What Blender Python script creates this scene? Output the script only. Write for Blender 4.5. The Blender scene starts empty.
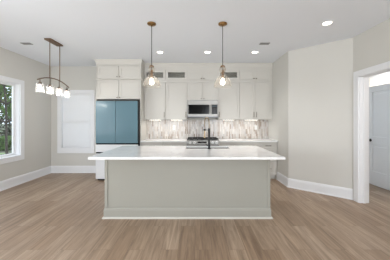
import bpy, bmesh, math, random
from mathutils import Vector, Matrix
random.seed(7)
S = bpy.context.scene
COL = S.collection
PI = math.pi

# ------------------------------------------------------------------ camera
F = 206.0
EYE = 1.37
cam = bpy.data.cameras.new('camera'); cam.sensor_width = 36; cam.lens = 36*F/390
cam.shift_y = -8.5/390; cam.clip_start = 0.05; cam.clip_end = 200
camo = bpy.data.objects.new('camera', cam); COL.objects.link(camo)
camo.location = (0, 0, EYE); camo.rotation_euler = (PI/2, 0, 0)
S.camera = camo
# ------------------------------------------------------------------ world
w = bpy.data.worlds.new('world'); S.world = w; w.use_nodes = True
bg = w.node_tree.nodes['Background']
bg.inputs[0].default_value = (0.74, 0.86, 1.0, 1); bg.inputs[1].default_value = 2.2
# ------------------------------------------------------------------ large lights
def area(name, loc, rot, sx, sy, power, color=(1, 1, 1), parent=None, spread=None):
    l = bpy.data.lights.new(name, 'AREA'); l.shape = 'RECTANGLE'; l.size = sx; l.size_y = sy
    l.energy = power; l.color = color
    if spread: l.spread = spread
    o = bpy.data.objects.new(name, l); COL.objects.link(o); o.location = loc; o.rotation_euler = rot
    if parent:
        o.parent = parent; o.location = Vector(loc) - parent.location
    return o
# added area lamps as daylight at unseen windows, tilted up to brighten the ceiling
area('added_daylight_rear', (-1.9, -5.25, 1.4), (PI/2, 0, PI), 2.8, 2.3, 85, (0.96, 0.98, 1.0)).rotation_euler = (math.radians(-135), 0, PI)
area('added_daylight_rear', (1.6, -5.25, 1.4), (PI/2, 0, PI), 1.9, 2.3, 175, (0.96, 0.98, 1.0)).rotation_euler = (math.radians(-120), 0, PI+math.radians(28))
area('added_daylight_left', (-4.2, 0.6, 1.45), (0, PI/2, 0), 1.5, 2.4, 110, (0.96, 0.98, 1.0)).rotation_euler = (0, math.radians(-125), 0)
# ------------------------------------------------------------------ exposure
S.view_settings.view_transform = 'Standard'; S.view_settings.look = 'None'
S.view_settings.gamma = 1; S.view_settings.use_curve_mapping = False
S.view_settings.exposure = 0.22

# ------------------------------------------------------------------ materials
def lin(c):
    def f(v):
        v /= 255.0
        return v/12.92 if v <= .04045 else ((v+.055)/1.055)**2.4
    return (f(c[0]), f(c[1]), f(c[2]), 1)
def mat(name, rgb, rough=.5, metal=0, noise=0.03, nscale=6, spec=.5, bump=0, coat=0):
    m = bpy.data.materials.new(name); m.use_nodes = True
    nt = m.node_tree; b = nt.nodes['Principled BSDF']
    b.inputs['Roughness'].default_value = rough; b.inputs['Metallic'].default_value = metal
    b.inputs['Specular IOR Level'].default_value = spec
    b.inputs['Coat Weight'].default_value = coat
    b.inputs['Coat Roughness'].default_value = .05
    c = lin(rgb)
    tc = nt.nodes.new('ShaderNodeTexCoord'); nz = nt.nodes.new('ShaderNodeTexNoise')
    nz.inputs['Scale'].default_value = nscale; nz.inputs['Detail'].default_value = 3
    nt.links.new(tc.outputs['Object'], nz.inputs['Vector'])
    mx = nt.nodes.new('ShaderNodeMix'); mx.data_type = 'RGBA'
    mx.inputs[6].default_value = tuple(v*(1-noise) for v in c[:3])+(1,)
    mx.inputs[7].default_value = tuple(min(1, v*(1+noise)) for v in c[:3])+(1,)
    nt.links.new(nz.outputs['Fac'], mx.inputs[0]); nt.links.new(mx.outputs[2], b.inputs['Base Color'])
    if bump:
        n2 = nt.nodes.new('ShaderNodeTexNoise'); n2.inputs['Scale'].default_value = 180
        nt.links.new(tc.outputs['Object'], n2.inputs['Vector'])
        bp = nt.nodes.new('ShaderNodeBump'); bp.inputs['Strength'].default_value = bump; bp.inputs['Distance'].default_value = .002
        nt.links.new(n2.outputs['Fac'], bp.inputs['Height']); nt.links.new(bp.outputs[0], b.inputs['Normal'])
    return m
def emit(name, rgb, s):
    m = bpy.data.materials.new(name); m.use_nodes = True; nt = m.node_tree
    b = nt.nodes['Principled BSDF']; b.inputs['Emission Color'].default_value = lin(rgb)
    b.inputs['Emission Strength'].default_value = s; b.inputs['Base Color'].default_value = lin(rgb)
    return m
def glass(name, rgb=(255, 255, 255), milk=.0, ior=1.45, rough=0.02, seeds=False):
    m = bpy.data.materials.new(name); m.use_nodes = True; nt = m.node_tree
    for n in list(nt.nodes):
        if n.type != 'OUTPUT_MATERIAL': nt.nodes.remove(n)
    out = [n for n in nt.nodes if n.type == 'OUTPUT_MATERIAL'][0]
    tr = nt.nodes.new('ShaderNodeBsdfTransparent'); tr.inputs[0].default_value = lin(rgb)
    gl = nt.nodes.new('ShaderNodeBsdfGlossy'); gl.inputs['Roughness'].default_value = rough
    fr = nt.nodes.new('ShaderNodeFresnel'); fr.inputs[0].default_value = ior
    mx = nt.nodes.new('ShaderNodeMixShader')
    ge = nt.nodes.new('ShaderNodeNewGeometry'); iv = nt.nodes.new('ShaderNodeMath'); iv.operation = 'SUBTRACT'; iv.inputs[0].default_value = 1
    nt.links.new(ge.outputs['Backfacing'], iv.inputs[1]); fm = nt.nodes.new('ShaderNodeMath'); fm.operation = 'MULTIPLY'
    nt.links.new(fr.outputs[0], fm.inputs[0]); nt.links.new(iv.outputs[0], fm.inputs[1])
    nt.links.new(fm.outputs[0], mx.inputs[0]); nt.links.new(tr.outputs[0], mx.inputs[1]); nt.links.new(gl.outputs[0], mx.inputs[2])
    last = mx
    if milk:
        tl = nt.nodes.new('ShaderNodeBsdfTranslucent'); df = nt.nodes.new('ShaderNodeBsdfDiffuse')
        ad = nt.nodes.new('ShaderNodeMixShader'); nt.links.new(tl.outputs[0], ad.inputs[1]); nt.links.new(df.outputs[0], ad.inputs[2])
        tl.inputs[0].default_value = (.95, .93, .9, 1); df.inputs[0].default_value = (.95, .93, .9, 1)
        m2 = nt.nodes.new('ShaderNodeMixShader')
        nt.links.new(mx.outputs[0], m2.inputs[1]); nt.links.new(ad.outputs[0], m2.inputs[2])
        if seeds:
            tc = nt.nodes.new('ShaderNodeTexCoord'); nz = nt.nodes.new('ShaderNodeTexVoronoi'); nz.inputs['Scale'].default_value = 70
            nt.links.new(tc.outputs['Object'], nz.inputs['Vector'])
            mr = nt.nodes.new('ShaderNodeMapRange'); mr.inputs[1].default_value = 0; mr.inputs[2].default_value = .5
            mr.inputs[3].default_value = milk*1.9; mr.inputs[4].default_value = milk*.6
            nt.links.new(nz.outputs['Distance'], mr.inputs[0]); nt.links.new(mr.outputs[0], m2.inputs[0])
        else: m2.inputs[0].default_value = milk
        last = m2
    nt.links.new(last.outputs[0], out.inputs[0])
    return m
def wood_floor():
    m = mat('oak_planks', (170, 150, 130), .38); nt = m.node_tree; b = nt.nodes['Principled BSDF']
    N = nt.nodes.new; L = nt.links.new
    tc = N('ShaderNodeTexCoord'); sp = N('ShaderNodeSeparateXYZ'); L(tc.outputs['Object'], sp.inputs[0])
    cb = N('ShaderNodeCombineXYZ'); L(sp.outputs[1], cb.inputs[0]); L(sp.outputs[0], cb.inputs[1])
    br = N('ShaderNodeTexBrick'); L(cb.outputs[0], br.inputs['Vector'])
    br.offset = .37; br.inputs['Scale'].default_value = 1; br.inputs['Brick Width'].default_value = 1.35
    br.inputs['Row Height'].default_value = .18; br.inputs['Mortar Size'].default_value = .0012
    br.inputs['Color1'].default_value = (0, 0, 0, 1); br.inputs['Color2'].default_value = (1, 1, 1, 1); br.inputs['Mortar'].default_value = (.5, .5, .5, 1)
    # plank tone
    r1 = N('ShaderNodeValToRGB'); L(br.outputs['Color'], r1.inputs[0])
    r1.color_ramp.elements[0].color = lin((160, 136, 113)); r1.color_ramp.elements[1].color = lin((182, 160, 138))
    e = r1.color_ramp.elements.new(.5); e.color = lin((170, 147, 124))
    # grain, offset per plank
    mu = N('ShaderNodeMath'); mu.operation = 'MULTIPLY'; L(br.outputs['Color'], mu.inputs[0]); mu.inputs[1].default_value = 37
    gx = N('ShaderNodeMath'); gx.operation = 'MULTIPLY'; L(sp.outputs[0], gx.inputs[0]); gx.inputs[1].default_value = 24
    gy = N('ShaderNodeMath'); gy.operation = 'MULTIPLY'; L(sp.outputs[1], gy.inputs[0]); gy.inputs[1].default_value = 1.5
    gc = N('ShaderNodeCombineXYZ'); L(gx.outputs[0], gc.inputs[0]); L(gy.outputs[0], gc.inputs[1]); L(mu.outputs[0], gc.inputs[2])
    nz = N('ShaderNodeTexNoise'); nz.inputs['Scale'].default_value = 1; nz.inputs['Detail'].default_value = 6; nz.inputs['Roughness'].default_value = .65
    nz.inputs['Distortion'].default_value = .6
    L(gc.outputs[0], nz.inputs['Vector'])
    r2 = N('ShaderNodeValToRGB'); L(nz.outputs['Fac'], r2.inputs[0])
    r2.color_ramp.elements[0].position = .3; r2.color_ramp.elements[0].color = (.50, .46, .43, 1)
    r2.color_ramp.elements[1].position = .72; r2.color_ramp.elements[1].color = (1.14, 1.14, 1.14, 1)
    mx = N('ShaderNodeMix'); mx.data_type = 'RGBA'; mx.blend_type = 'MULTIPLY'; mx.inputs[0].default_value = 1
    L(r1.outputs[0], mx.inputs[6]); L(r2.outputs[0], mx.inputs[7])
    m3 = N('ShaderNodeMix'); m3.data_type = 'RGBA'; L(br.outputs['Fac'], m3.inputs[0]); L(mx.outputs[2], m3.inputs[6])
    m3.inputs[7].default_value = lin((110, 90, 74))
    L(m3.outputs[2], b.inputs['Base Color'])
    bp = N('ShaderNodeBump'); bp.inputs['Strength'].default_value = .12; bp.inputs['Distance'].default_value = .002
    L(nz.outputs['Fac'], bp.inputs['Height']); L(bp.outputs[0], b.inputs['Normal'])
    return m
def mosaic():
    m = mat('picket_mosaic', (200, 195, 188), .3); nt = m.node_tree; b = nt.nodes['Principled BSDF']
    N = nt.nodes.new; L = nt.links.new
    tc = N('ShaderNodeTexCoord'); sp = N('ShaderNodeSeparateXYZ'); L(tc.outputs['Object'], sp.inputs[0])
    cb = N('ShaderNodeCombineXYZ'); L(sp.outputs[2], cb.inputs[0]); L(sp.outputs[0], cb.inputs[1])
    br = N('ShaderNodeTexBrick'); L(cb.outputs[0], br.inputs['Vector'])
    br.offset = .5; br.inputs['Scale'].default_value = 1; br.inputs['Brick Width'].default_value = .13
    br.inputs['Row Height'].default_value = .030; br.inputs['Mortar Size'].default_value = .0010
    br.inputs['Color1'].default_value = (0, 0, 0, 1); br.inputs['Color2'].default_value = (1, 1, 1, 1); br.inputs['Mortar'].default_value = (.3, .3, .3, 1)
    r = N('ShaderNodeValToRGB'); L(br.outputs['Color'], r.inputs[0]); cr = r.color_ramp; cr.interpolation = 'CONSTANT'
    cr.elements[0].position = 0; cr.elements[0].color = lin((212, 208, 204))
    cr.elements[1].position = .9; cr.elements[1].color = lin((164, 148, 134))
    for p, c in ((.14, (204, 198, 192)), (.34, (198, 189, 180)), (.48, (222, 216, 210)), (.62, (186, 172, 160)), (.74, (204, 198, 194)), (.84, (194, 190, 188))):
        e = cr.elements.new(p); e.color = lin(c)
    nz = N('ShaderNodeTexNoise'); nz.inputs['Scale'].default_value = 30; nz.inputs['Detail'].default_value = 4; L(tc.outputs['Object'], nz.inputs['Vector'])
    r2 = N('ShaderNodeValToRGB'); L(nz.outputs['Fac'], r2.inputs[0]); r2.color_ramp.elements[0].color = (.8, .8, .8, 1); r2.color_ramp.elements[1].color = (1.1, 1.1, 1.1, 1)
    mx = N('ShaderNodeMix'); mx.data_type = 'RGBA'; mx.blend_type = 'MULTIPLY'; mx.inputs[0].default_value = 1
    L(r.outputs[0], mx.inputs[6]); L(r2.outputs[0], mx.inputs[7])
    m3 = N('ShaderNodeMix'); m3.data_type = 'RGBA'; L(br.outputs['Fac'], m3.inputs[0]); L(mx.outputs[2], m3.inputs[6]); m3.inputs[7].default_value = lin((205, 202, 198))
    L(m3.outputs[2], b.inputs['Base Color'])
    return m
def quartz():
    m = mat('white_quartz', (238, 238, 237), .09, spec=.6); nt = m.node_tree; b = nt.nodes['Principled BSDF']
    N = nt.nodes.new; L = nt.links.new
    tc = N('ShaderNodeTexCoord'); nz = N('ShaderNodeTexNoise'); nz.inputs['Scale'].default_value = 1.6; nz.inputs['Detail'].default_value = 5; nz.inputs['Distortion'].default_value = 1.4
    L(tc.outputs['Object'], nz.inputs['Vector'])
    r = N('ShaderNodeValToRGB'); L(nz.outputs['Fac'], r.inputs[0]); cr = r.color_ramp
    cr.elements[0].position = .47; cr.elements[0].color = lin((250, 250, 249)); cr.elements[1].position = .53; cr.elements[1].color = lin((250, 250, 249))
    e = cr.elements.new(.5); e.color = lin((240, 240, 240))
    L(r.outputs[0], b.inputs['Base Color'])
    return m
def grass_mat():
    m = mat('lawn', (90, 110, 70), .9); nt = m.node_tree; b = nt.nodes['Principled BSDF']
    N = nt.nodes.new; L = nt.links.new
    tc = N('ShaderNodeTexCoord'); nz = N('ShaderNodeTexNoise'); nz.inputs['Scale'].default_value = 1.3; nz.inputs['Detail'].default_value = 8; nz.inputs['Roughness'].default_value = .75
    L(tc.outputs['Object'], nz.inputs['Vector'])
    r = N('ShaderNodeValToRGB'); L(nz.outputs['Fac'], r.inputs[0]); cr = r.color_ramp
    cr.elements[0].position = .38; cr.elements[0].color = lin((70, 84, 54)); cr.elements[1].position = .62; cr.elements[1].color = lin((140, 168, 108))
    e = cr.elements.new(.5); e.color = lin((110, 106, 88))
    L(r.outputs[0], b.inputs['Base Color'])
    return m
M = dict(
    wall=mat('warm_white_wall', (212, 210, 204), .85, noise=.008, nscale=2, bump=.1),
    ceil=mat('ceiling_white', (240, 244, 250), .9, noise=.006, nscale=2),
    trim=mat('trim_white', (236, 237, 239), .4, noise=.008),
    cab=mat('cabinet_off_white', (209, 206, 199), .4, noise=.01),
    inside=mat('cabinet_interior', (214, 210, 200), .6, noise=.02),
    sage=mat('island_greige', (162, 161, 152), .45, noise=.012),
    floor=wood_floor(), mosaic=mosaic(), quartz=quartz(), grass=grass_mat(),
    brass=mat('aged_brass', (150, 116, 76), .3, 1, noise=.08, nscale=40),
    tanbrass=mat('champagne_brass', (176, 156, 128), .35, 1, noise=.05, nscale=40),
    bronze=mat('brushed_bronze', (128, 104, 84), .42, .8, noise=.1, nscale=40),
    nickel=mat('pull_nickel', (118, 106, 92), .35, 1, noise=.04),
    steel=mat('stainless_steel', (138, 136, 132), .36, 1, noise=.03, nscale=30),
    darksteel=mat('dark_steel', (120, 120, 120), .35, 1, noise=.03),
    black=mat('matte_black', (12, 12, 13), .5, noise=.05),
    iron=mat('cast_iron', (58, 57, 56), .65, noise=.1),
    gblack=mat('black_glass', (6, 6, 7), .12, noise=.02, spec=.12),
    blue=mat('blue_glass_door', (92, 124, 136), .3, noise=.01, spec=.3, coat=.08),
    fwhite=mat('white_glass_door', (226, 228, 230), .15, noise=.01, coat=.3),
    fbody=mat('fridge_casing', (60, 62, 64), .4, noise=.02),
    plastic=mat('white_plastic', (235, 235, 232), .4, noise=.01),
    grey=mat('vent_grey', (150, 151, 152), .5, noise=.02),
    vdark=mat('duct_dark', (70, 70, 72), .8, noise=.02),
    blind=mat('blind_white', (236, 237, 238), .55, noise=.01),
    bark=mat('bark', (74, 66, 58), .9, noise=.3, nscale=14),
    leaf=mat('leaves_green', (92, 114, 62), .8, noise=.4, nscale=5),
    leaf2=mat('leaves_olive', (104, 104, 66), .8, noise=.4, nscale=5),
    hedge=mat('undergrowth', (66, 66, 48), .9, noise=.4, nscale=5),
    glass=glass('window_glass'), cglass=glass('cabinet_glass', (235, 236, 234), ior=1.5, milk=.12, rough=.1),
    seeded=glass('seeded_glass', (250, 248, 245), milk=.10, rough=.12, ior=1.2, seeds=True), jar=glass('clear_jar_glass', (236, 236, 236), rough=.1, ior=1.14, milk=.13),
    bulb=emit('bulb_glow', (255, 250, 244), 10.0), soft=emit('pendant_bulb_glow', (255, 248, 238), 12.0), down=emit('downlight_glow', (255, 248, 238), 8.0),
    led=emit('led_strip_glow', (255, 250, 242), 4), clock=emit('clock_glow', (50, 62, 68), .15),
    knobface=mat('knob_steel', (215, 215, 212), .3, 1, noise=.03),
)

# ------------------------------------------------------------------ helpers
def link(name, bm, m, parent=None, bevel=0, smooth=False):
    me = bpy.data.meshes.new(name)
    bmesh.ops.recalc_face_normals(bm, faces=bm.faces[:])
    root = parent
    if root is not None:
        while root.parent: root = root.parent
        bmesh.ops.translate(bm, verts=bm.verts[:], vec=-Vector(root.location))
    bm.to_mesh(me); bm.free()
    me.materials.append(M[m] if isinstance(m, str) else m)
    o = bpy.data.objects.new(name, me); COL.objects.link(o)
    if parent is not None: o.parent = parent
    if smooth:
        for p in me.polygons: p.use_smooth = True
    if bevel:
        b = o.modifiers.new('bevel', 'BEVEL'); b.width = bevel; b.segments = 2; b.limit_method = 'ANGLE'; b.angle_limit = .6
    return o
def thing(name, label, cat, loc, group=None):
    o = bpy.data.objects.new(name, None); COL.objects.link(o); o.location = loc; o.empty_display_size = .1
    o['label'] = label; o['category'] = cat
    if group: o['group'] = group
    return o
def tag(o, label, cat, group=None, kind=None):
    o['label'] = label; o['category'] = cat
    if group: o['group'] = group
    if kind: o['kind'] = kind
    return o
def struct(o, label=None, cat=None):
    o['kind'] = 'structure'
    if label: o['label'] = label
    if cat: o['category'] = cat
    return o
def copy_tree(o, parent=None):
    c = o.copy(); COL.objects.link(c); c.parent = parent
    for ch in [k for k in bpy.data.objects if k.parent == o]: copy_tree(ch, c)
    return c
def repeat(o, loc, label):
    c = copy_tree(o); c.location = loc; c['label'] = label; return c
def NB(): return bmesh.new()
def box(bm, x0, x1, y0, y1, z0, z1):
    r = bmesh.ops.create_cube(bm, size=1)
    for v in r['verts']:
        v.co = Vector(((x0+x1)/2+v.co.x*(x1-x0), (y0+y1)/2+v.co.y*(y1-y0), (z0+z1)/2+v.co.z*(z1-z0)))
    return bm
def bx(*a): return box(NB(), *a)
def cyl(bm, p0, p1, r0, r1=None, seg=16):
    r1 = r0 if r1 is None else r1
    p0 = Vector(p0); p1 = Vector(p1); d = p1-p0
    q = d.to_track_quat('Z', 'Y').to_matrix().to_4x4()
    bmesh.ops.create_cone(bm, cap_ends=True, segments=seg, radius1=r0, radius2=r1, depth=d.length, matrix=Matrix.Translation((p0+p1)/2) @ q)
    return bm
def lathe(bm, prof, c, seg=32, closed=False):
    rings = []
    for r, z in prof:
        if r < 1e-5: rings.append([bm.verts.new((c[0], c[1], c[2]+z))])
        else: rings.append([bm.verts.new((c[0]+r*math.cos(2*PI*k/seg), c[1]+r*math.sin(2*PI*k/seg), c[2]+z)) for k in range(seg)])
    pairs = list(zip(rings, rings[1:]))
    if closed: pairs.append((rings[-1], rings[0]))
    for a, b in pairs:
        for k in range(seg):
            k2 = (k+1) % seg
            if len(a) == 1 and len(b) == 1: continue
            if len(a) == 1: bm.faces.new((a[0], b[k], b[k2]))
            elif len(b) == 1: bm.faces.new((a[k], b[0], a[k2]))
            else: bm.faces.new((a[k], b[k], b[k2], a[k2]))
    return bm
def tube(bm, pts, r, seg=10):
    pts = [Vector(p) for p in pts]; rings = []
    up = Vector((0, 0, 1)); prev = None
    for i, p in enumerate(pts):
        t = (pts[min(i+1, len(pts)-1)]-pts[max(i-1, 0)]).normalized()
        a = prev if prev else (Vector((1, 0, 0)) if abs(t.x) < .9 else Vector((0, 1, 0)))
        u = (a-t*a.dot(t)).normalized(); v = t.cross(u); prev = u
        rr = r[i] if isinstance(r, (list, tuple)) else r
        rings.append([bm.verts.new(p+(u*math.cos(2*PI*k/seg)+v*math.sin(2*PI*k/seg))*rr) for k in range(seg)])
    for a, b in zip(rings, rings[1:]):
        for k in range(seg): bm.faces.new((a[k], a[(k+1) % seg], b[(k+1) % seg], b[k]))
    bm.faces.new(rings[0][::-1]); bm.faces.new(rings[-1])
    return bm
def grid_plate(us, vs, holes, t0, t1, fn):
    """plate in (u, v) with thickness t0..t1; cells in holes are open. fn(u, v, t) -> xyz"""
    bm = NB(); V = {}
    def v(i, j, t):
        k = (i, j, t)
        if k not in V: V[k] = bm.verts.new(fn(us[i], vs[j], t0 if t == 0 else t1))
        return V[k]
    nu, nv = len(us)-1, len(vs)-1
    full = lambda i, j: 0 <= i < nu and 0 <= j < nv and (i, j) not in holes
    for i in range(nu):
        for j in range(nv):
            if not full(i, j): continue
            for t in (0, 1): bm.faces.new((v(i, j, t), v(i+1, j, t), v(i+1, j+1, t), v(i, j+1, t)))
            for (a, b, n) in (((i, j), (i+1, j), (i, j-1)), ((i, j+1), (i+1, j+1), (i, j+1)), ((i, j), (i, j+1), (i-1, j)), ((i+1, j), (i+1, j+1), (i+1, j))):
                if not full(*n): bm.faces.new((v(*a, 0), v(*b, 0), v(*b, 1), v(*a, 1)))
    return bm
XY = lambda z: None
fxy = lambda u, v, t: (u, v, t)      # plate lying flat
fxz = lambda u, v, t: (u, t, v)      # plate facing along Y
fyz = lambda u, v, t: (t, u, v)      # plate facing along X
def sweep(path, prof, segs=None):
    """profile (offset to the right of travel, z) swept with mitred corners"""
    bm = NB(); P = [Vector(p) for p in path]; n = len(P)
    D = [(P[i+1]-P[i]).normalized() for i in range(n-1)]; Nn = [Vector((d.y, -d.x)) for d in D]
    mit = []
    for i in range(n):
        if i == 0: mit.append(Nn[0])
        elif i == n-1: mit.append(Nn[-1])
        else: mit.append((Nn[i-1]+Nn[i])/(1+Nn[i-1].dot(Nn[i])))
    for s in (segs if segs is not None else range(n-1)):
        rings = []
        for i in (s, s+1):
            rings.append([bm.verts.new((P[i].x+mit[i].x*o, P[i].y+mit[i].y*o, z)) for o, z in prof])
        k = len(prof)
        for j in range(k): bm.faces.new((rings[0][j], rings[0][(j+1) % k], rings[1][(j+1) % k], rings[1][j]))
        bm.faces.new(rings[0][::-1]); bm.faces.new(rings[1])
    return bm
def shaker(x0, x1, z0, z1, y, rail=.055, th=.02, dep=.011, hole=False):
    """framed door face at plane y facing the camera (towards -Y)"""
    us = [x0, x0+rail, x1-rail, x1]; vs = [z0, z0+rail, z1-rail, z1]
    bm = grid_plate(us, vs, {(1, 1)}, y, y+th, fxz)
    if not hole:
        box(bm, x0+rail-.004, x1-rail+.004, y+dep, y+th-.002, z0+rail-.004, z1-rail+.004)
    return bm

# ------------------------------------------------------------------ setting
CH = 2.84
XL, XR, YB, YR = -3.84, 2.77, 5.5, -5.0
KX, KY = 1.95, 4.30          # kitchen side wall
AX, AY = 2.77, 3.61          # where the angled wall meets the right wall
# floor and ceiling follow the room outline
room = [(XL-.15, YR-.15), (XR+.14, YR-.15), (XR+.14, AY+.05), (KX+.12, KY+.05), (KX+.12, YB+.15), (XL-.15, YB+.15)]
def prism(pts, z0, z1):
    bm = NB(); a = [bm.verts.new((x, y, z0)) for x, y in pts]; b = [bm.verts.new((x, y, z1)) for x, y in pts]
    bm.faces.new(a[::-1]); bm.faces.new(b)
    for i in range(len(pts)): bm.faces.new((a[i], a[(i+1) % len(pts)], b[(i+1) % len(pts)], b[i]))
    return bm
struct(link('floor', bx(XL-.15, 5.35, YR-.15, YB+.15, -.12, 0), 'floor'))
struct(link('ceiling', prism(room, CH, CH+.12), 'ceil'))
# left wall with its window opening, and an added daylight opening beside the camera
WY0, WY1, WZ0, WZ1 = 3.30, 4.515, .625, 2.19
struct(link('wall_left', grid_plate([YR-.15, -.6, 1.8, WY0, WY1, YB+.15], [0, .5, WZ0, WZ1, 2.2, CH], {(3, 2), (1, 1), (1, 2), (1, 3)}, XL-.15, XL, fyz), 'wall'))
BX0, BX1, BZ0, BZ1 = -3.565, -2.775, .655, 2.12
struct(link('wall_back', grid_plate([XL, BX0, BX1, KX+.12], [0, BZ0, BZ1, CH], {(1, 1)}, YB, YB+.15, fxz), 'wall'))
struct(link('wall_kitchen_side', bx(KX, KX+.12, KY+.05, YB, 0, CH), 'wall'))
n = Vector((AY-KY, -(AX-KX))).normalized()*-.12   # outward
dn = Vector((AX-KX, AY-KY)).normalized()
ang = [(KX, KY), (KX, KY+.05), (KX+.12, KY+.05), (AX+.14, AY+.05), (AX+.14, AY), (AX, AY)]
struct(link('wall_angled', prism(ang, 0, CH), 'wall'))
DY0, DY1, DZ = 2.60, 3.475, 2.135    # doorway in the right wall
struct(link('wall_right', grid_plate([YR-.15, DY0, DY1, AY], [0, DZ, CH], {(1, 0)}, XR, XR+.14, fyz), 'wall'))
struct(link('wall_rear', grid_plate([XL, -3.3, -.5, .65, 2.55, XR], [0, .25, 2.55, CH], {(1, 1), (3, 1)}, YR-.15, YR, fxz), 'wall'))
# hallway beyond the doorway
struct(link('wall_hall_back', bx(XR+.14, 5.35, 5.07, 5.2, 0, 2.44), 'wall'))
struct(link('wall_hall_right', bx(5.2, 5.35, 1.2, 5.07, 0, 2.44), 'wall'))
struct(link('wall_hall_front', bx(XR+.14, 5.2, 1.05, 1.2, 0, 2.44), 'wall'))
struct(link('wall_hall_partition', grid_plate([3.72, 3.80, 4.66, 5.2], [0, 2.14, 2.44], {(1, 0)}, 3.56, 3.68, fxz), 'wall'))
struct(link('ceiling_hall', prism([(XR+.14, 1.05), (5.35, 1.05), (5.35, 5.2), (XR+.14, 5.2)], 2.44, 2.56), 'ceil'))

# baseboards
base = [(0, 0), (.026, 0), (.026, .014), (.02, .022), (.016, .022), (.016, .155), (.012, .168), (.012, .176), (.006, .188), (0, .188)]
lp = [(XL, YR), (XL, YB), (-2.34, YB)]
struct(link('baseboard_left', sweep(lp, base, [0]), 'trim'))
struct(link('baseboard_back', sweep(lp, base, [1]), 'trim'))
rp = [(KX, 4.86), (KX, KY), (AX, AY)]
struct(link('baseboard_kitchen_side', sweep(rp, base, [0]), 'trim'))
struct(link('baseboard_angled', sweep(rp, base, [1]), 'trim'))
struct(link('baseboard_right', sweep([(XR, DY0-.09), (XR, YR)], base), 'trim'))
struct(link('baseboard_hall_back', sweep([(XR+.14, 5.07), (5.2, 5.07)], base), 'trim'))

# doorway frame: door_1 (jamb) with casing
d1 = struct(thing('door_1', 'white cased doorway in the right wall leading to the hall', 'doorway', (XR, (DY0+DY1)/2, 0)))
link('jamb', grid_plate([DY0, DY0+.018, DY1-.018, DY1], [0, DZ-.018, DZ], {(1, 0)}, XR-.004, XR+.146, fyz), 'trim', d1)
link('casing', grid_plate([DY0-.09, DY0+.008, DY1-.008, DY1+.1], [0, DZ-.008, DZ+.09], {(1, 0)}, XR-.024, XR-.001, fyz), 'trim', d1, bevel=.004)
link('casing', grid_plate([DY0-.09, DY0+.008, DY1-.008, DY1+.09], [0, DZ-.008, DZ+.09], {(1, 0)}, XR+.141, XR+.164, fyz), 'trim', d1, bevel=.004)
link('stop', grid_plate([DY0+.018, DY0+.03, DY1-.03, DY1-.018], [0, DZ-.03, DZ-.018], {(1, 0)}, XR+.05, XR+.09, fyz), 'trim', d1)

# open two-panel door in the hall: door_2
d2 = struct(thing('door_2', 'white two panel door standing open in the hall beyond the doorway', 'door', (3.84, 3.72, 0)))
ys = [3.72, 3.83, 4.44, 4.55]; zs = [.012, .305, .885, 1.046, 2.0, 2.125]
bm = grid_plate(ys, zs, {(1, 1), (1, 3)}, 3.822, 3.862, fyz)
for za, zb in ((.305, .885), (1.046, 2.0)):
    box(bm, 3.838, 3.846, 3.825, 4.445, za-.005, zb+.005)
    box(bm, 3.831, 3.853, 3.88, 4.39, za+.05, zb-.05)
link('panel_door', bm, 'trim', d2, bevel=.003)
bm = NB(); cyl(bm, (3.822, 4.485, .965), (3.812, 4.485, .965), .032, seg=24); cyl(bm, (3.812, 4.485, .965), (3.785, 4.485, .965), .012)
bmesh.ops.create_uvsphere(bm, u_segments=20, v_segments=12, radius=.03, matrix=Matrix.Translation((3.768, 4.485, .965)))
link('door_knob', bm, 'black', d2, smooth=True)
for z in (.25, 1.07, 1.88):
    link('hinge', bx(3.815, 3.862, 3.70, 3.72, z-.045, z+.045), 'black', d2)

# left window: window_1
w1 = struct(thing('window_1', 'white framed picture window in the left wall looking onto trees', 'window', (XL, (WY0+WY1)/2, WZ0)))
link('jamb', grid_plate([WY0, WY0+.012, WY1-.012, WY1], [WZ0, WZ0+.012, WZ1-.012, WZ1], {(1, 1)}, XL-.15, XL+.0, fyz), 'trim', w1)
link('casing', grid_plate([WY0-.1, WY0+.004, WY1-.004, WY1+.1], [WZ0-.1, WZ0+.004, WZ1-.004, WZ1+.09], {(1, 1)}, XL+.001, XL+.022, fyz), 'trim', w1, bevel=.004)
link('sash', grid_plate([WY0+.012, WY0+.06, WY1-.065, WY1-.012], [WZ0+.012, WZ0+.06, WZ1-.055, WZ1-.012], {(1, 1)}, XL-.12, XL-.085, fyz), 'trim', w1, bevel=.003)
link('pane', bx(XL-.106, XL-.1, WY0+.055, WY1-.06, WZ0+.055, WZ1-.05), 'glass', w1)
link('sill', bx(XL-.15, XL+.04, WY0-.0, WY1+.0, WZ0-.001, WZ0+.016), 'trim', w1, bevel=.003)

# unseen windows added beside and behind the camera to let daylight in
w3 = struct(thing('window_3', 'added unseen white framed window in the left wall beside the camera, for daylight', 'window', (XL, .6, .5)))
link('frame', grid_plate([-.6, -.52, .56, .64, 1.72, 1.8], [.5, .58, 2.12, 2.2], {(1, 1), (3, 1)}, XL-.14, XL+.01, fyz), 'trim', w3)
link('pane', bx(XL-.08, XL-.075, -.53, 1.73, .57, 2.13), 'glass', w3)
for i, (a, b) in enumerate(((-3.3, -.5), (.65, 2.55))):
    wn = struct(thing('window_%d' % (4+i), 'added unseen tall white framed window in the rear wall, for daylight', 'window', ((a+b)/2, YR, .25)))
    link('frame', grid_plate([a, a+.08, (a+b)/2-.04, (a+b)/2+.04, b-.08, b], [.25, .33, 2.47, 2.55], {(1, 1), (3, 1)}, YR-.14, YR+.01, fxz), 'trim', wn)
    link('pane', bx(a+.07, b-.07, YR-.08, YR-.075, .32, 2.48), 'glass', wn)

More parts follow.
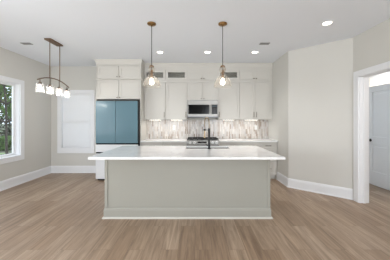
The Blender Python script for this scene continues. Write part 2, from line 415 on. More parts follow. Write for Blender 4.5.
# back window: window_2 with closed blind
w2 = struct(thing('window_2', 'white double hung window in the back wall behind a closed white blind', 'window', ((BX0+BX1)/2, YB, BZ0)))
link('jamb', grid_plate([BX0, BX0+.012, BX1-.012, BX1], [BZ0, BZ0+.012, BZ1-.012, BZ1], {(1, 1)}, YB, YB+.15, fxz), 'trim', w2)
link('casing', grid_plate([BX0-.1, BX0+.004, BX1-.004, BX1+.1], [BZ0-.13, BZ0+.004, BZ1-.004, BZ1+.09], {(1, 1)}, YB-.022, YB-.001, fxz), 'trim', w2, bevel=.004)
link('upper_sash', grid_plate([BX0+.012, BX0+.055, BX1-.055, BX1-.012], [1.34, 1.385, BZ1-.06, BZ1-.012], {(1, 1)}, YB+.09, YB+.125, fxz), 'trim', w2)
link('lower_sash', grid_plate([BX0+.012, BX0+.055, BX1-.055, BX1-.012], [BZ0+.012, BZ0+.06, 1.335, 1.38], {(1, 1)}, YB+.05, YB+.085, fxz), 'trim', w2)
link('upper_pane', bx(BX0+.05, BX1-.05, YB+.105, YB+.11, 1.38, BZ1-.055), 'glass', w2)
link('lower_pane', bx(BX0+.05, BX1-.05, YB+.065, YB+.07, BZ0+.055, 1.34), 'glass', w2)
bl = thing('window_blind', 'closed white horizontal slat blind filling the back wall window', 'blind', ((BX0+BX1)/2, YB+.03, BZ1-.05))
link('headrail', bx(BX0+.015, BX1-.015, YB+.006, YB+.045, BZ1-.06, BZ1-.013), 'blind', bl)
bm = NB(); z = BZ1-.07
while z > BZ0+.05:
    vs = [bm.verts.new(p) for p in ((BX0+.018, YB+.02, z+.026), (BX1-.018, YB+.02, z+.026), (BX1-.018, YB+.034, z-.02), (BX0+.018, YB+.034, z-.02))]
    bm.faces.new(vs)
    vs2 = [bm.verts.new(v.co+Vector((0, .003, 0))) for v in vs]; bm.faces.new(vs2[::-1])
    for k in range(4): bm.faces.new((vs[k], vs[(k+1) % 4], vs2[(k+1) % 4], vs2[k]))
    z -= .043
link('slats', bm, 'blind', bl)
link('bottom_rail', bx(BX0+.018, BX1-.018, YB+.012, YB+.038, BZ0+.018, BZ0+.036), 'blind', bl)
link('middle_band', bx(BX0+.018, BX1-.018, YB+.008, YB+.016, 1.325, 1.365), 'blind', bl)

# ------------------------------------------------------------------ island
IX0, IX1, IY0, IY1 = -1.275, 1.062, 2.925, 3.82
isl = thing('kitchen_island', 'long greige panelled kitchen island with flat front below the white worktop', 'island', ((IX0+IX1)/2, (IY0+IY1)/2, 0))
bm = grid_plate([IX0, -.20, .64, IX1], [IY0, 3.43, IY1-.005, IY1], {(1, 1)}, .69, .884, fxy)
link('body', bm, 'sage', isl)
link('base_box', bx(IX0, IX1, IY0, IY1, 0, .6898), 'sage', isl)
for x in (IX0-.004, IX1-.036):
    link('corner_trim', bx(x, x+.04, IY0-.012, IY0+.03, .145, .884), 'sage', isl, bevel=.002)
for x in (IX0-.0125, IX1+.0005):
    link('side_panel', bx(x, x+.012, IY0+.03, IY1, .145, .884), 'sage', isl)
ring = [(IX0, IY1), (IX0, IY0), (IX1, IY0), (IX1, IY1)]
link('baseboard', sweep(ring, [(0, 0), (.016, 0), (.016, .115), (.013, .125), (.013, .133), (.006, .145), (0, .145)]), 'sage', isl)
link('shoe_moulding', sweep(ring, [(.0165, 0), (.034, 0), (.034, .012), (.028, .02), (.0165, .022)]), 'cab', isl)
# working side of the island
xs = [IX0+.01+k*(IX1-IX0-.02)/4 for k in range(5)]
for a, b in zip(xs, xs[1:]):
    bm = shaker(a+.003, b-.003, .13, .87, 0)
    for v in bm.verts: v.co.y = IY1+.021-v.co.y
    dd = link('door', bm, 'sage', isl)
SX0, SX1, SY0, SY1 = -.157, .594, 3.47, 3.79
CX0, CX1, CY0, CY1, CZ0, CZ1 = -1.361, 1.151, 2.618, 3.87, .885, .915
tag(link('island_countertop', grid_plate([CX0, SX0, SX1, CX1], [CY0, SY0, SY1, CY1], {(1, 1)}, CZ0, CZ1, fxy), 'quartz', bevel=.003),
    'large white quartz worktop overhanging the kitchen island, with sink cutout', 'countertop')
sk = thing('kitchen_sink', 'undermount stainless steel sink set in the island worktop', 'sink', ((SX0+SX1)/2, (SY0+SY1)/2, .70))
bm = NB(); t = .004
box(bm, SX0-.012, SX1+.012, SY0-.012, SY1+.012, .70, .706)
box(bm, SX0-.012, SX0-.003, SY0-.012, SY1+.012, .70, .884); box(bm, SX1+.003, SX1+.012, SY0-.012, SY1+.012, .70, .884)
box(bm, SX0-.012, SX1+.012, SY0-.012, SY0-.003, .70, .884); box(bm, SX0-.012, SX1+.012, SY1+.003, SY1+.012, .70, .884)
link('basin', bm, 'steel', sk)
link('drain', cyl(NB(), (.22, 3.63, .706), (.22, 3.63, .711), .045, seg=24), 'darksteel', sk)

fx, fy = .235, 3.425
fa = thing('kitchen_faucet', 'tall black and brass pull down faucet beside the island sink', 'faucet', (fx, fy, .915))
bm = NB(); cyl(bm, (fx, fy, .915), (fx, fy, .925), .027, seg=24); cyl(bm, (fx, fy, .925), (fx, fy, 1.255), .018, seg=16); link('column', bm, 'black', fa, smooth=False)
hx, hy = .168, 3.60; pts = []
for k in range(15):
    a = PI*k/14; s = (1-math.cos(a))/2
    pts.append((fx+(hx-fx)*s, fy+(hy-fy)*s, 1.34+.1*math.sin(a)))
pts = [(fx, fy, 1.255)]+pts+[(hx, hy, 1.26)]
link('spout', tube(NB(), pts, .006), 'tanbrass', fa, smooth=True)
hel = []
for i in range(421):
    f = i/420*(len(pts)-1); k = min(int(f), len(pts)-2); q = (Vector(pts[k+1])-Vector(pts[k])).normalized()
    p = Vector(pts[k]).lerp(Vector(pts[k+1]), f-k); u = q.cross(Vector((.93, -.36, 0))).normalized(); v = q.cross(u)
    hel.append(p+(u*math.cos(i*.9)+v*math.sin(i*.9))*.009)
link('spring', tube(NB(), hel, .002, 5), 'tanbrass', fa, smooth=True)
hd = link('spray_head', lathe(NB(), [(0, .17), (.011, .17), (.013, .12), (.014, .03), (.019, .01), (.019, 0), (0, 0)], (hx, hy, 1.08), 16), 'tanbrass', fa, smooth=True)
link('nozzle', cyl(NB(), (hx, hy, 1.07), (hx, hy, 1.08), .017), 'black', hd)
link('holder_arm', cyl(cyl(NB(), (fx, fy, 1.225), (hx, hy, 1.225), .006, seg=10), (hx, hy, 1.21), (hx, hy, 1.24), .021), 'black', fa)
link('lever', cyl(cyl(NB(), (fx, fy, .975), (fx-.04, fy, .975), .012, seg=12), (fx-.036, fy, .975), (fx-.055, fy-.01, 1.0), .006, seg=8), 'black', fa)

# ------------------------------------------------------------------ cabinets
def knob(parent, x, y, z):
    link('knob', lathe_y(x, y, z), 'nickel', parent)
def lathe_y(x, y, z):
    bm = NB(); cyl(bm, (x, y, z), (x, y-.016, z), .005, seg=10); cyl(bm, (x, y-.016, z), (x, y-.026, z), .013, .012, seg=16); return bm
def bar(parent, x, y, z, length, vertical=True):
    bm = NB(); h = length/2
    if vertical:
        cyl(bm, (x, y-.03, z-h), (x, y-.03, z+h), .0065, seg=10)
        for s in (-1, 1): cyl(bm, (x, y, z+s*h*.72), (x, y-.03, z+s*h*.72), .005, seg=8)
    else:
        cyl(bm, (x-h, y-.03, z), (x+h, y-.03, z), .0065, seg=10)
        for s in (-1, 1): cyl(bm, (x+s*h*.72, y, z), (x+s*h*.72, y-.03, z), .005, seg=8)
    link('handle', bm, 'nickel', parent)
def cabinet(name, label, x0, x1, z0, z1, yf, doors, cat='cabinet', pulls='knob', hand='', isglass=False, group=None, yb=5.499, rail=.055):
    """yf is the front plane of the box; doors sit in front of it"""
    c = thing(name, label, cat, ((x0+x1)/2, (yf+yb)/2, z0), group)
    e = .0008
    if isglass:
        bm = grid_plate([x0+e, x0+.018, x1-.018, x1-e], [z0+e, z0+.018, z1-.018, z1-e], {(1, 1)}, yf, yb-.012, fxz)
        link('body', bm, 'cab', c)
        link('back_panel', bx(x0+e, x1-e, yb-.0115, yb, z0+e, z1-e), 'inside', c)
    else:
        link('body', bx(x0+e, x1-e, yf, yb, z0+e, z1-e), 'cab', c)
    wdt = (x1-x0)/doors
    for k in range(doors):
        a = x0+k*wdt+.0045; b = x0+(k+1)*wdt-.0045
        d = link('door', shaker(a, b, z0+.004, z1-.004, yf-.021, rail=rail, hole=isglass), 'cab', c, bevel=.0015)
        if isglass: link('pane', bx(a+rail-.004, b-rail+.004, yf-.012, yf-.008, z0+rail, z1-rail), 'cglass', d)
        side = hand or ('r' if doors == 2 and k == 0 else 'l')
        kx = (b-.028) if side == 'r' else (a+.028)
        if pulls == 'knob': knob(d, kx, yf-.021, z0+.036)
        elif pulls == 'bar': bar(d, kx, yf-.021, z0+.12, .135)
    return c
YU = 5.19          # box front; door face at 5.17
U = [-1.278, -.738, -.196, .577, 1.117, 1.895]
T0, T1, L0, L1 = 2.41, 2.665, 1.42, 2.35
# over the fridge
YF = 4.90
FX0, FX1 = -2.315, -1.302
cabinet('refrigerator_cabinet', 'off-white two door cabinet directly above the blue refrigerator', FX0, FX1, 1.90, 2.355, YF, 2, group='off-white wall cabinets')
cabinet('stacked_cabinet', 'short off-white two door cabinet topmost above the refrigerator', FX0, FX1, 2.395, 2.69, YF, 2, group='off-white wall cabinets')
tag(link('end_panel', bx(-2.335, -2.3155, YF-.02, 5.499, 0, 2.69), 'cab'), 'off-white tall side panel between the refrigerator and the back window', 'cabinet panel')
tag(link('end_panel', bx(-1.3015, -1.28, YF-.02, 5.499, 0, 2.69), 'cab'), 'off-white tall side panel right of the refrigerator beside the counter', 'cabinet panel')
# top row
cabinet('glass_cabinet', 'short glass fronted cabinet at the top beside the refrigerator panel', U[0], U[1], T0, T1, YU, 1, isglass=True, pulls='', group='glass fronted top cabinets')
cabinet('glass_cabinet', 'short glass fronted top cabinet just left of the pair over the microwave', U[1], U[2], T0, T1, YU, 1, isglass=True, pulls='', group='glass fronted top cabinets')
cabinet('stacked_cabinet', 'short off-white two door top cabinet highest above the microwave', U[2], U[3], T0, T1, YU, 2, group='off-white wall cabinets')
cabinet('glass_cabinet', 'short glass fronted top cabinet right of the microwave column', U[3], U[4], T0, T1, YU, 1, isglass=True, pulls='', group='glass fronted top cabinets')
cabinet('stacked_cabinet', 'short off-white two door top cabinet in the right corner by the side wall', U[4], U[5], T0, T1, YU, 2, group='off-white wall cabinets')
# main row
cabinet('wall_cabinet', 'tall off-white single door wall cabinet next to the refrigerator panel', U[0], U[1], L0, L1, YU, 1, pulls='bar', hand='r', group='off-white wall cabinets')
cabinet('wall_cabinet', 'tall off-white single door wall cabinet just left of the microwave', U[1], U[2], L0, L1, YU, 1, pulls='bar', hand='r', group='off-white wall cabinets')
cabinet('wall_cabinet', 'off-white two door cabinet resting directly on top of the microwave', U[2], U[3], 1.905, L1, YU, 2, group='off-white wall cabinets')
cabinet('wall_cabinet', 'tall off-white single door wall cabinet just right of the microwave', U[3], U[4], L0, L1, YU, 1, pulls='bar', hand='l', group='off-white wall cabinets')
cabinet('wall_cabinet', 'tall off-white two door wall cabinet with paired bar pulls by the side wall', U[4], U[5], L0, L1, YU, 2, pulls='bar', group='off-white wall cabinets')
struct(link('trim_1', bx(U[5]+.0005, KX-.0005, YU-.005, 5.499, L0, T1), 'cab'))
# rail between the rows, and crown
mp = [(-2.335, 5.499), (-2.335, YF-.02), (-1.28, YF-.02), (-1.28, YU-.004), (KX-.001, YU-.004)]
def band(z0, z1, o): return [(-.0, z0), (o, z0+.006), (o+.006, (z0+z1)/2), (o, z1-.006), (0, z1)]
struct(link('trim_2', sweep(mp, [(-.03, 2.3565), (.0, 2.3565), (.016, 2.362), (.02, 2.378), (.012, 2.3935), (-.03, 2.3935)], [0, 1, 2]), 'cab'))
struct(link('trim_3', bx(U[0], U[5], YU-.006, YU+.03, 2.3515, 2.4085), 'cab'))
struct(link('trim_4', sweep(mp, [(-.02, 2.692), (.004, 2.692), (.004, 2.735), (.010, 2.74), (.012, 2.755), (.024, 2.79), (.034, 2.81), (.034, 2.838), (-.02, 2.838)]), 'cab'))
struct(link('trim_5', bx(U[0], KX-.001, YU-.003, YU+.03, 2.666, 2.6915), 'cab'))

# backsplash
struct(link('wall_backsplash', bx(-1.279, KX-.001, 5.488, 5.4985, .916, 1.419), 'mosaic'), 'vertical picket mosaic backsplash in white, tan and grey', 'backsplash')

# base cabinets
RX0, RX1 = -.198, .575
def basecab(label, x0, x1, two):
    c = thing('base_cabinet', label, 'cabinet', ((x0+x1)/2, 5.19, 0), 'off-white base cabinets')
    link('body', bx(x0+.001, x1-.001, 4.885, 5.498, .1, .883), 'cab', c)
    link('toe_kick', bx(x0+.001, x1-.001, 4.95, 5.49, 0, .1), 'cab', c)
    d = link('drawer', shaker(x0+.004, x1-.004, .725, .872, 4.864, rail=.03), 'cab', c, bevel=.0015)
    if two:
        for x in ((x0*.73+x1*.27), (x0*.25+x1*.75)): bar(d, x, 4.864, .80, .14, False)
    else: bar(d, (x0+x1)/2, 4.864, .80, .14, False)
    if two:
        for za, zb in ((.42, .715), (.11, .41)):
            d = link('drawer', shaker(x0+.004, x1-.004, za, zb, 4.864), 'cab', c, bevel=.0015)
            for x in ((x0*.73+x1*.27), (x0*.25+x1*.75)): bar(d, x, 4.864, (za+zb)/2, .14, False)
    else:
        d = link('door', shaker(x0+.004, x1-.004, .11, .715, 4.864), 'cab', c, bevel=.0015)
        bar(d, x1-.035, 4.864, .62, .14)
basecab('off-white base cabinet in the corner beside the refrigerator panel', -1.279, -.742, False)
basecab('off-white base cabinet just left of the range', -.741, RX0-.002, False)
basecab('off-white base cabinet just right of the range', RX1+.002, 1.118, False)
basecab('wide off-white base cabinet of drawers against the kitchen side wall', 1.119, 1.925, True)
struct(link('trim_6', bx(1.926, KX-.001, 4.885, 5.498, 0, .883), 'cab'))
tag(link('kitchen_countertop', bx(-1.279, RX0-.001, 4.84, 5.487, .885, .915), 'quartz', bevel=.003), 'white quartz back counter between refrigerator and range', 'countertop')
tag(link('kitchen_countertop', bx(RX1+.001, KX-.001, 4.84, 5.487, .885, .915), 'quartz', bevel=.003), 'white quartz back counter running from the range to the side wall', 'countertop')

# outlets on the backsplash
def outlet(x, z, label):
    o = thing('wall_outlet', label, 'outlet', (x, 5.488, z), 'white backsplash outlets')
    p = link('cover_plate', bx(x-.036, x+.036, 5.482, 5.4875, z-.058, z+.058), 'plastic', o, bevel=.002)
    for s in (-1, 1):
        link('socket', bx(x-.017, x+.017, 5.4795, 5.482, z+s*.02-.015, z+s*.02+.015), 'plastic', o)
    return o
o1 = outlet(-.56, 1.21, 'white outlet on the mosaic backsplash left of the range')
repeat(o1, (1.62, 5.488, 1.21), 'white outlet on the mosaic backsplash near the right side wall')

# ------------------------------------------------------------------ refrigerator
fr = thing('refrigerator', 'four door refrigerator with blue upper doors and white lower drawers', 'refrigerator', (-1.81, 5.1, 0))
RL, RR = -2.292, -1.325
link('casing', bx(RL+.006, RR-.006, 4.82, 5.47, .03, 1.855), 'fbody', fr)
mid = -1.835
for a, b in ((RL, mid-.004), (mid+.004, RR)):
    link('upper_door', bx(a, b, 4.75, 4.815, .868, 1.84), 'blue', fr, bevel=.003)
link('handle_recess', bx(RL+.004, RR-.004, 4.765, 4.815, .838, .867), 'gblack', fr)
link('middle_drawer', bx(RL, RR, 4.75, 4.815, .665, .837), 'fwhite', fr, bevel=.003)
link('handle_recess', bx(RL+.004, RR-.004, 4.765, 4.815, .632, .664), 'gblack', fr)
link('freezer_drawer', bx(RL, RR, 4.75, 4.815, .045, .631), 'fwhite', fr, bevel=.003)
link('top_gap_shade', bx(RL+.01, RR-.0, 4.765, 4.90, 1.842, 1.876), 'black', fr)  # black block stands in for the shaded gap below the cabinet
link('side_gap_strip', bx(RR+.0005, RR+.020, 4.80, 4.86, .03, 1.87), 'black', fr)  # black strip filling the gap beside the fridge door
for x in (RL+.07, RR-.07):
    link('foot', cyl(NB(), (x, 4.86, 0), (x, 4.86, .03), .025), 'black', fr)
link('kick_grille', bx(RL+.03, RR-.03, 4.79, 4.82, .004, .044), 'black', fr)

# ------------------------------------------------------------------ microwave
mw = thing('microwave', 'stainless over the range microwave with black window under the cabinets', 'microwave', (.19, 5.29, 1.475))
MX0, MX1, MY = -.188, .568, 5.10
link('housing', bx(MX0, MX1, MY+.02, 5.486, 1.475, 1.902), 'darksteel', mw)
link('vent_strip', grid_plate([MX0, MX1], [1.795, 1.9], set(), MY-.01, MY+.019, fxz), 'steel', mw, bevel=.003)
dr = link('door', bx(MX0, .392, MY-.012, MY+.019, 1.505, 1.794), 'steel', mw, bevel=.003)
link('window', bx(MX0+.022, .352, MY-.018, MY-.0125, 1.553, 1.784), 'gblack', dr, bevel=.002)
link('handle', cyl(cyl(cyl(NB(), (.372, MY-.045, 1.54), (.372, MY-.045, 1.775), .009), (.372, MY-.045, 1.56), (.372, MY-.012, 1.56), .006), (.372, MY-.045, 1.755), (.372, MY-.012, 1.755), .006), 'steel', dr)
cp = link('control_panel', bx(.394, MX1, MY-.012, MY+.019, 1.505, 1.794), 'steel', mw, bevel=.003)
link('keypad', bx(.41, MX1-.014, MY-.017, MY-.0125, 1.553, 1.784), 'gblack', cp)
link('clock_display', bx(.425, MX1-.03, MY-.0185, MY-.0173, 1.735, 1.765), 'clock', cp)
bm = NB()
for r in range(5):
    for q in range(3): box(bm, .43+q*.037, .455+q*.037, MY-.0184, MY-.0173, 1.57+r*.03, 1.588+r*.03)
link('buttons', bm, 'vdark', cp)
link('base_vent', bx(MX0+.01, MX1-.01, MY, MY+.3, 1.462, 1.4745), 'black', mw)

# ------------------------------------------------------------------ range
rg = thing('gas_range', 'stainless slide in gas range with front knobs below the microwave', 'range', (.19, 5.15, 0))
GX0, GX1 = RX0+.004, RX1-.004
link('body', bx(GX0, GX1, 4.85, 5.485, .03, .915), 'steel', rg)
link('cooktop', bx(GX0-.0, GX1+.0, 4.83, 5.485, .9155, .928), 'darksteel', rg)
for a, b in ((GX0+.02, .055), (.065, .305), (.315, GX1-.02)):
    bm = NB()
    for x in (a, (a+b)/2, b): box(bm, x-.006, x+.006, 4.87, 5.44, .946, .960)
    for y in (4.87, 5.01, 5.155, 5.3, 5.44): box(bm, a, b, y-.006, y+.006, .944, .958)
    for x in (a, b):
        for y in (4.875, 5.435): box(bm, x-.008, x+.008, y-.008, y+.008, .928, .945)
    link('grate', bm, 'iron', rg)
for x in (-.08, .18, .45):
    for y in (5.0, 5.3):
        link('burner', cyl(cyl(NB(), (x, y, .928), (x, y, .936), .045, seg=20), (x, y, .936), (x, y, .942), .03, seg=20), 'iron', rg)
bm = NB()
pf = [(4.79, .825), (4.80, .925), (4.849, .925), (4.849, .825)]
A = [bm.verts.new((GX0, y, z)) for y, z in pf]; B = [bm.verts.new((GX1, y, z)) for y, z in pf]
bm.faces.new(A); bm.faces.new(B[::-1])
for k in range(4): bm.faces.new((A[k], A[(k+1) % 4], B[(k+1) % 4], B[k]))
cpn = link('control_panel', bm, 'steel', rg, bevel=.003)
link('display', bx(.06, .27, 4.788, 4.80, .868, .905), 'gblack', cpn)
for x in (-.115, -.012, .295, .41, .50):
    if x == .295: continue
    kb = link('knob', cyl(cyl(NB(), (x, 4.80, .875), (x, 4.785, .875), .031, seg=20), (x, 4.785, .875), (x, 4.752, .875), .025, .022, seg=20), 'knobface', rg)
    link('pointer', bx(x-.003, x+.003, 4.7515, 4.7525, .875, .897), 'black', kb)
od = link('oven_door', bx(GX0+.002, GX1-.002, 4.80, 4.849, .23, .815), 'steel', rg, bevel=.003)
link('window', bx(-.05, .43, 4.795, 4.80, .34, .64), 'gblack', od)
link('handle', cyl(cyl(cyl(NB(), (-.14, 4.75, .755), (.52, 4.75, .755), .012), (-.11, 4.75, .755), (-.11, 4.80, .755), .008), (.49, 4.75, .755), (.49, 4.80, .755), .008), 'steel', od)
link('storage_drawer', bx(GX0+.002, GX1-.002, 4.805, 4.849, .05, .22), 'steel', rg, bevel=.003)
for x in (GX0+.05, GX1-.05):
    for y in (4.9, 5.42): link('foot', cyl(NB(), (x, y, 0), (x, y, .03), .018), 'black', rg)

# ------------------------------------------------------------------ under cabinet lights
def ucl(x0, x1, label):
    c = (x0+x1)/2
    o = thing('cabinet_light', label, 'under cabinet light', (c, 5.24, 1.405), 'slim under cabinet lights')
    link('housing', bx(x0, x1, 5.21, 5.27, 1.406, 1.4195), 'plastic', o)
    link('diffuser', bx(x0+.01, x1-.01, 5.215, 5.265, 1.4025, 1.4055), 'led', o)
    area('cabinet_lamp', (c, 5.24, 1.400), (0, 0, 0), x1-x0-.02, .04, .75, (1, .97, .93), o)
    return o
ucl(U[0]+.12, U[1]-.12, 'slim lit strip under the wall cabinet next to the refrigerator panel')
ucl(U[1]+.12, U[2]-.12, 'slim lit strip under the wall cabinet just left of the microwave')
ucl(U[3]+.12, U[4]-.12, 'slim lit strip under the wall cabinet just right of the microwave')
ucl(U[4]+.14, U[5]-.30, 'slim lit strip under the two door wall cabinet by the side wall')

# ------------------------------------------------------------------ pendants
px_, py_ = -.65, 3.09
pd = thing('pendant_light', 'brass and seeded glass pendant light over the island, the left one', 'pendant light', (px_, py_, CH), 'bell glass pendants over the island')
c0 = (px_, py_, 0)
link('canopy', lathe(NB(), [(0, CH-.0005), (.065, CH-.0005), (.066, CH-.012), (.058, CH-.02), (.02, CH-.026), (.009, CH-.04), (0, CH-.04)], c0, 32), 'brass', pd, smooth=True)
link('stem', cyl(NB(), (px_, py_, 2.14), (px_, py_, CH-.035), .0048, seg=10), 'black', pd)
link('socket', lathe(NB(), [(0, 2.145), (.012, 2.145), (.018, 2.13), (.018, 2.06), (.022, 2.05), (.022, 2.02), (0, 2.02)], c0, 20), 'brass', pd, smooth=True)
outer = [(.030, 2.20), (.044, 2.185), (.050, 2.16), (.046, 2.125), (.040, 2.10), (.044, 2.07), (.062, 2.045), (.088, 2.02), (.112, 1.985), (.126, 1.945), (.132, 1.905), (.134, 1.89)]
inner = [(r-.004, z) for r, z in outer[::-1]]
link('glass_shade', lathe(NB(), outer+inner, c0, 40, closed=True), 'seeded', pd, smooth=True)
link('shade_cap', lathe(NB(), [(0, 2.205), (.030, 2.205), (.034, 2.2), (.034, 2.185), (.0, 2.185)], c0, 24), 'brass', pd)
link('bulb', lathe(NB(), [(.0, 2.02), (.014, 2.018), (.018, 2.0), (.030, 1.975), (.034, 1.955), (.028, 1.932), (.014, 1.922), (0, 1.92)], c0, 20), 'soft', pd, smooth=True)
repeat(pd, (.415, py_, CH), 'brass and seeded glass pendant light over the island, the right one')

# ------------------------------------------------------------------ linear chandelier
cx = -2.60
ch = thing('linear_chandelier', 'bronze linear chandelier with four glass shades hanging from the ceiling at left', 'chandelier', (cx, 3.8, CH))
link('canopy', bx(cx-.06, cx+.06, 3.63, 3.97, CH-.025, CH-.0005), 'bronze', ch, bevel=.004)
arc = [(cx, 3.40+.85*k/24, 2.065+.095*(1-((k-12)/12)**2)) for k in range(25)]
link('arm', tube(NB(), arc, .0095, 8), 'bronze', ch, smooth=True)
for y in (3.69, 3.96):
    zt = 2.065+.095*(1-((y-3.825)/.425)**2)
    link('rod', cyl(NB(), (cx, y, zt), (cx, y, CH-.02), .007, seg=10), 'bronze', ch)
for y in (3.455, 3.695, 3.945, 4.18):
    zt = 2.065+.095*(1-((y-3.825)/.425)**2); c = (cx, y, 0)
    link('socket', lathe(NB(), [(0, zt), (.006, zt), (.006, 2.035), (.024, 2.03), (.026, 2.015), (.026, 1.985), (0, 1.985)], c, 16), 'bronze', ch, smooth=True)
    prof = [(.027, 2.02), (.056, 2.015), (.0575, 2.005), (.0575, 1.868), (.0545, 1.868), (.0545, 2.003), (.054, 2.010), (.027, 2.016)]
    sh = link('glass_shade', lathe(NB(), prof, c, 28, closed=True), 'jar', ch, smooth=True)
    link('bulb', lathe(NB(), [(0, 1.985), (.012, 1.984), (.022, 1.962), (.027, 1.94), (.023, 1.918), (.01, 1.908), (0, 1.907)], c, 16), 'bulb', sh, smooth=True)
    l = bpy.data.lights.new('bulb_lamp', 'POINT'); l.energy = 3.4; l.shadow_soft_size = .03; l.color = (1, .97, .93)
    lo = bpy.data.objects.new('bulb_lamp', l); COL.objects.link(lo); lo.parent = ch; lo.location = (0, y-3.8, 1.83-CH)

# ------------------------------------------------------------------ recessed lights, vents
def downlight(x, y, label):
    o = thing('recessed_light', label, 'ceiling light', (x, y, CH), 'round recessed ceiling lights')
    link('trim_ring', lathe(NB(), [(.058, CH-.001), (.080, CH-.001), (.080, CH-.005), (.062, CH-.009), (.058, CH-.006)], (x, y, 0), 32, closed=True), 'trim', o)
    link('lens', lathe(NB(), [(0, CH-.003), (.0575, CH-.003), (.0575, CH-.006), (0, CH-.006)], (x, y, 0), 32), 'down', o)
    l = bpy.data.lights.new('downlight_lamp', 'SPOT'); l.energy = 36; l.spot_size = 1.75; l.spot_blend = .8; l.shadow_soft_size = .055; l.color = (1, .97, .93)
    lo = bpy.data.objects.new('downlight_lamp', l); COL.objects.link(lo); lo.parent = o; lo.location = (0, 0, -.012)
    return o
dl = downlight(-.741, 4.36, 'round lit recessed ceiling light nearest the refrigerator, back row')
repeat(dl, (.265, 4.36, CH), 'round lit recessed ceiling light in front of the microwave column')
repeat(dl, (1.27, 4.36, CH), 'round lit recessed ceiling light in the back row nearest the side wall')
repeat(dl, (1.97, 3.07, CH), 'round lit recessed ceiling light by the angled wall, set apart at right')
for x, y in ((-3.0, 1.2), (-.9, .9), (1.2, .9), (-3.0, -1.4), (-.9, -1.4), (1.2, -1.4), (-.9, -3.6), (1.2, -3.6)):  # extra downlights added out of view for bounce light
    repeat(dl, (x, y, CH), 'added round recessed ceiling light out of view, for bounce light')
def vent(x, y, sx, sy, label):
    o = thing('ceiling_vent', label, 'vent', (x, y, CH), 'small grey ceiling vents')
    link('frame', grid_plate([x-sx, x-sx+.018, x+sx-.018, x+sx], [y-sy, y-sy+.018, y+sy-.018, y+sy], {(1, 1)}, CH-.008, CH-.001, fxy), 'grey', o)
    bm = NB(); k = -sy+.026
    while k < sy-.02:
        box(bm, x-sx+.016, x+sx-.016, y+k, y+k+.004, CH-.007, CH-.002); k += .013
    link('louvres', bm, 'grey', o)
    link('duct', bx(x-sx+.016, x+sx-.016, y-sy+.016, y+sy-.016, CH-.0016, CH-.0006), 'vdark', o)
    return o
v1 = vent(-3.17, 3.88, .09, .045, 'small grey ceiling vent at left between window and chandelier')
repeat(v1, (1.31, 3.88, CH), 'small grey ceiling vent right of the pendants near the side wall')

# ceiling lamps added out of view to brighten the hall
hl = thing('added_hall_light', 'added unseen round white flush ceiling light in the hall beyond the doorway', 'ceiling light', (4.65, 4.35, 2.44))
link('pan', cyl(NB(), (4.65, 4.35, 2.4395), (4.65, 4.35, 2.41), .16, seg=32), 'trim', hl)
link('diffuser', lathe(NB(), [(0, 2.36), (.09, 2.368), (.14, 2.39), (.15, 2.409), (0, 2.409)], (4.65, 4.35, 0), 32), 'led', hl, smooth=True)
l = bpy.data.lights.new('hall_fill_lamp', 'POINT'); l.energy = 21; l.shadow_soft_size = .14; l.color = (1, .96, .92)
lo = bpy.data.objects.new('hall_fill_lamp', l); COL.objects.link(lo); lo.parent = hl; lo.location = (0, 0, -.3)
hl['label'] = 'added unseen round white flush ceiling light in the hall behind the open door'
repeat(hl, (4.0, 1.9, 2.44), 'added unseen round white flush ceiling light in the hall nearest the camera')

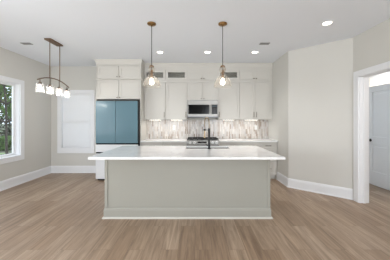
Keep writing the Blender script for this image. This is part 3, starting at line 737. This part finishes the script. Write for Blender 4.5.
# ------------------------------------------------------------------ outdoors
struct(link('ground', bx(-150, XL-.16, -25, 150, -.6, -.45), 'grass'))
def blob_leaves(bm, c, r, n, s, flat=.8):
    for _ in range(n):
        while True:
            p = Vector((random.uniform(-1, 1), random.uniform(-1, 1), random.uniform(-1, 1)))
            if p.length < 1: break
        p = Vector((p.x*r, p.y*r, p.z*r*flat))+Vector(c)
        q = Matrix.Rotation(random.uniform(0, 6.28), 3, Vector((random.random()-.5, random.random()-.5, random.random()-.5+1e-3)).normalized())
        t = s*random.uniform(.6, 1.3)
        v = [bm.verts.new(p+q @ Vector(k)) for k in ((-t, 0, 0), (0, -t*.6, t*.1), (t, 0, 0), (0, t*.6, t*.1))]
        bm.faces.new(v)
def tree(x, y, h, leafm, label, dens, seed, lo=.35):
    random.seed(seed)
    o = thing('tree', label, 'tree', (x, y, -.45), 'trees beyond the left window')
    bm = NB(); lean = random.uniform(-.3, .3)
    P = [(x+lean*k/8*1.0, y+random.uniform(-.06, .06), -.45+h*k/8) for k in range(9)]
    tube(bm, P, [.008*h*(1-k/9.5) for k in range(9)], 8)
    tips = []
    for k in range(2, 9):
        for _ in range(3):
            a = random.uniform(0, 2*PI); L = h*.2*random.uniform(.6, 1.2)*(1.15-k/10)
            p0 = Vector(P[k]); d = Vector((math.cos(a), math.sin(a), random.uniform(.4, .9)))
            p1 = p0+d*L*.5; p2 = p1+Vector((d.x, d.y, d.z+.5))*L*.5
            tube(bm, [p0, p1, p2], [.05, .032, .012], 5)
            if k/8 >= lo: tips += [p1, p2]
    link('trunk', bm, 'bark', o)
    bm = NB()
    for t in tips: blob_leaves(bm, t, .1*h, dens, .016*h if h > 8 else .07)
    link('foliage', bm, leafm, o)
tree(-8.9, 9.75, 7.0, 'leaf2', 'slender forked tree nearest the left window with sparse olive leaves', 16, 3, .3)
tree(-15.0, 15.6, 9.5, 'leaf', 'green tree standing behind the slender forked tree', 70, 5, .0)
tree(-22.5, 29.0, 10.5, 'leaf2', 'tall olive leaved tree at the right edge of the left window', 110, 8, .0)
tree(-29.5, 28.5, 12.0, 'leaf', 'tall dense green tree farthest back in the left window', 130, 11, .0)
tree(-21.5, 20.5, 9.5, 'leaf', 'dense green tree at the left edge of the window view', 110, 17, .0)
def bush(x, y, r, label, seed, m):
    random.seed(seed); bm = NB()
    for _ in range(6): blob_leaves(bm, (x+random.uniform(-r, r)*.7, y+random.uniform(-r, r)*.7, -.45+r*.55), r*.75, 260, .09, .75)
    o = link('bush', bm, m); tag(o, label, 'bush', 'bushes beyond the left window')
    return o
bush(-17.0, 20.9, 1.1, 'dark green bush below the tall olive leaved tree outside', 21, 'hedge')
bush(-20.6, 23.6, 1.1, 'dark bush in the middle of the window view below the far trees', 22, 'hedge')
bush(-12.2, 13.2, .8, 'low green bush at the foot of the tree behind the forked one', 23, 'leaf')
bush(-18.2, 17.9, 1.1, 'large dark bush at the left of the window view', 24, 'hedge')
random.seed(40); bm = NB()
for k in range(46):
    f = k/45; blob_leaves(bm, (-52+f*18+random.uniform(-1, 1), 34+f*18+random.uniform(-1, 1), random.uniform(.3, 2.6)), 2.2, 150, .22, .9)
tag(link('undergrowth', bm, 'hedge'), 'bank of dark dense undergrowth along the far edge of the lawn', 'undergrowth', kind='stuff')
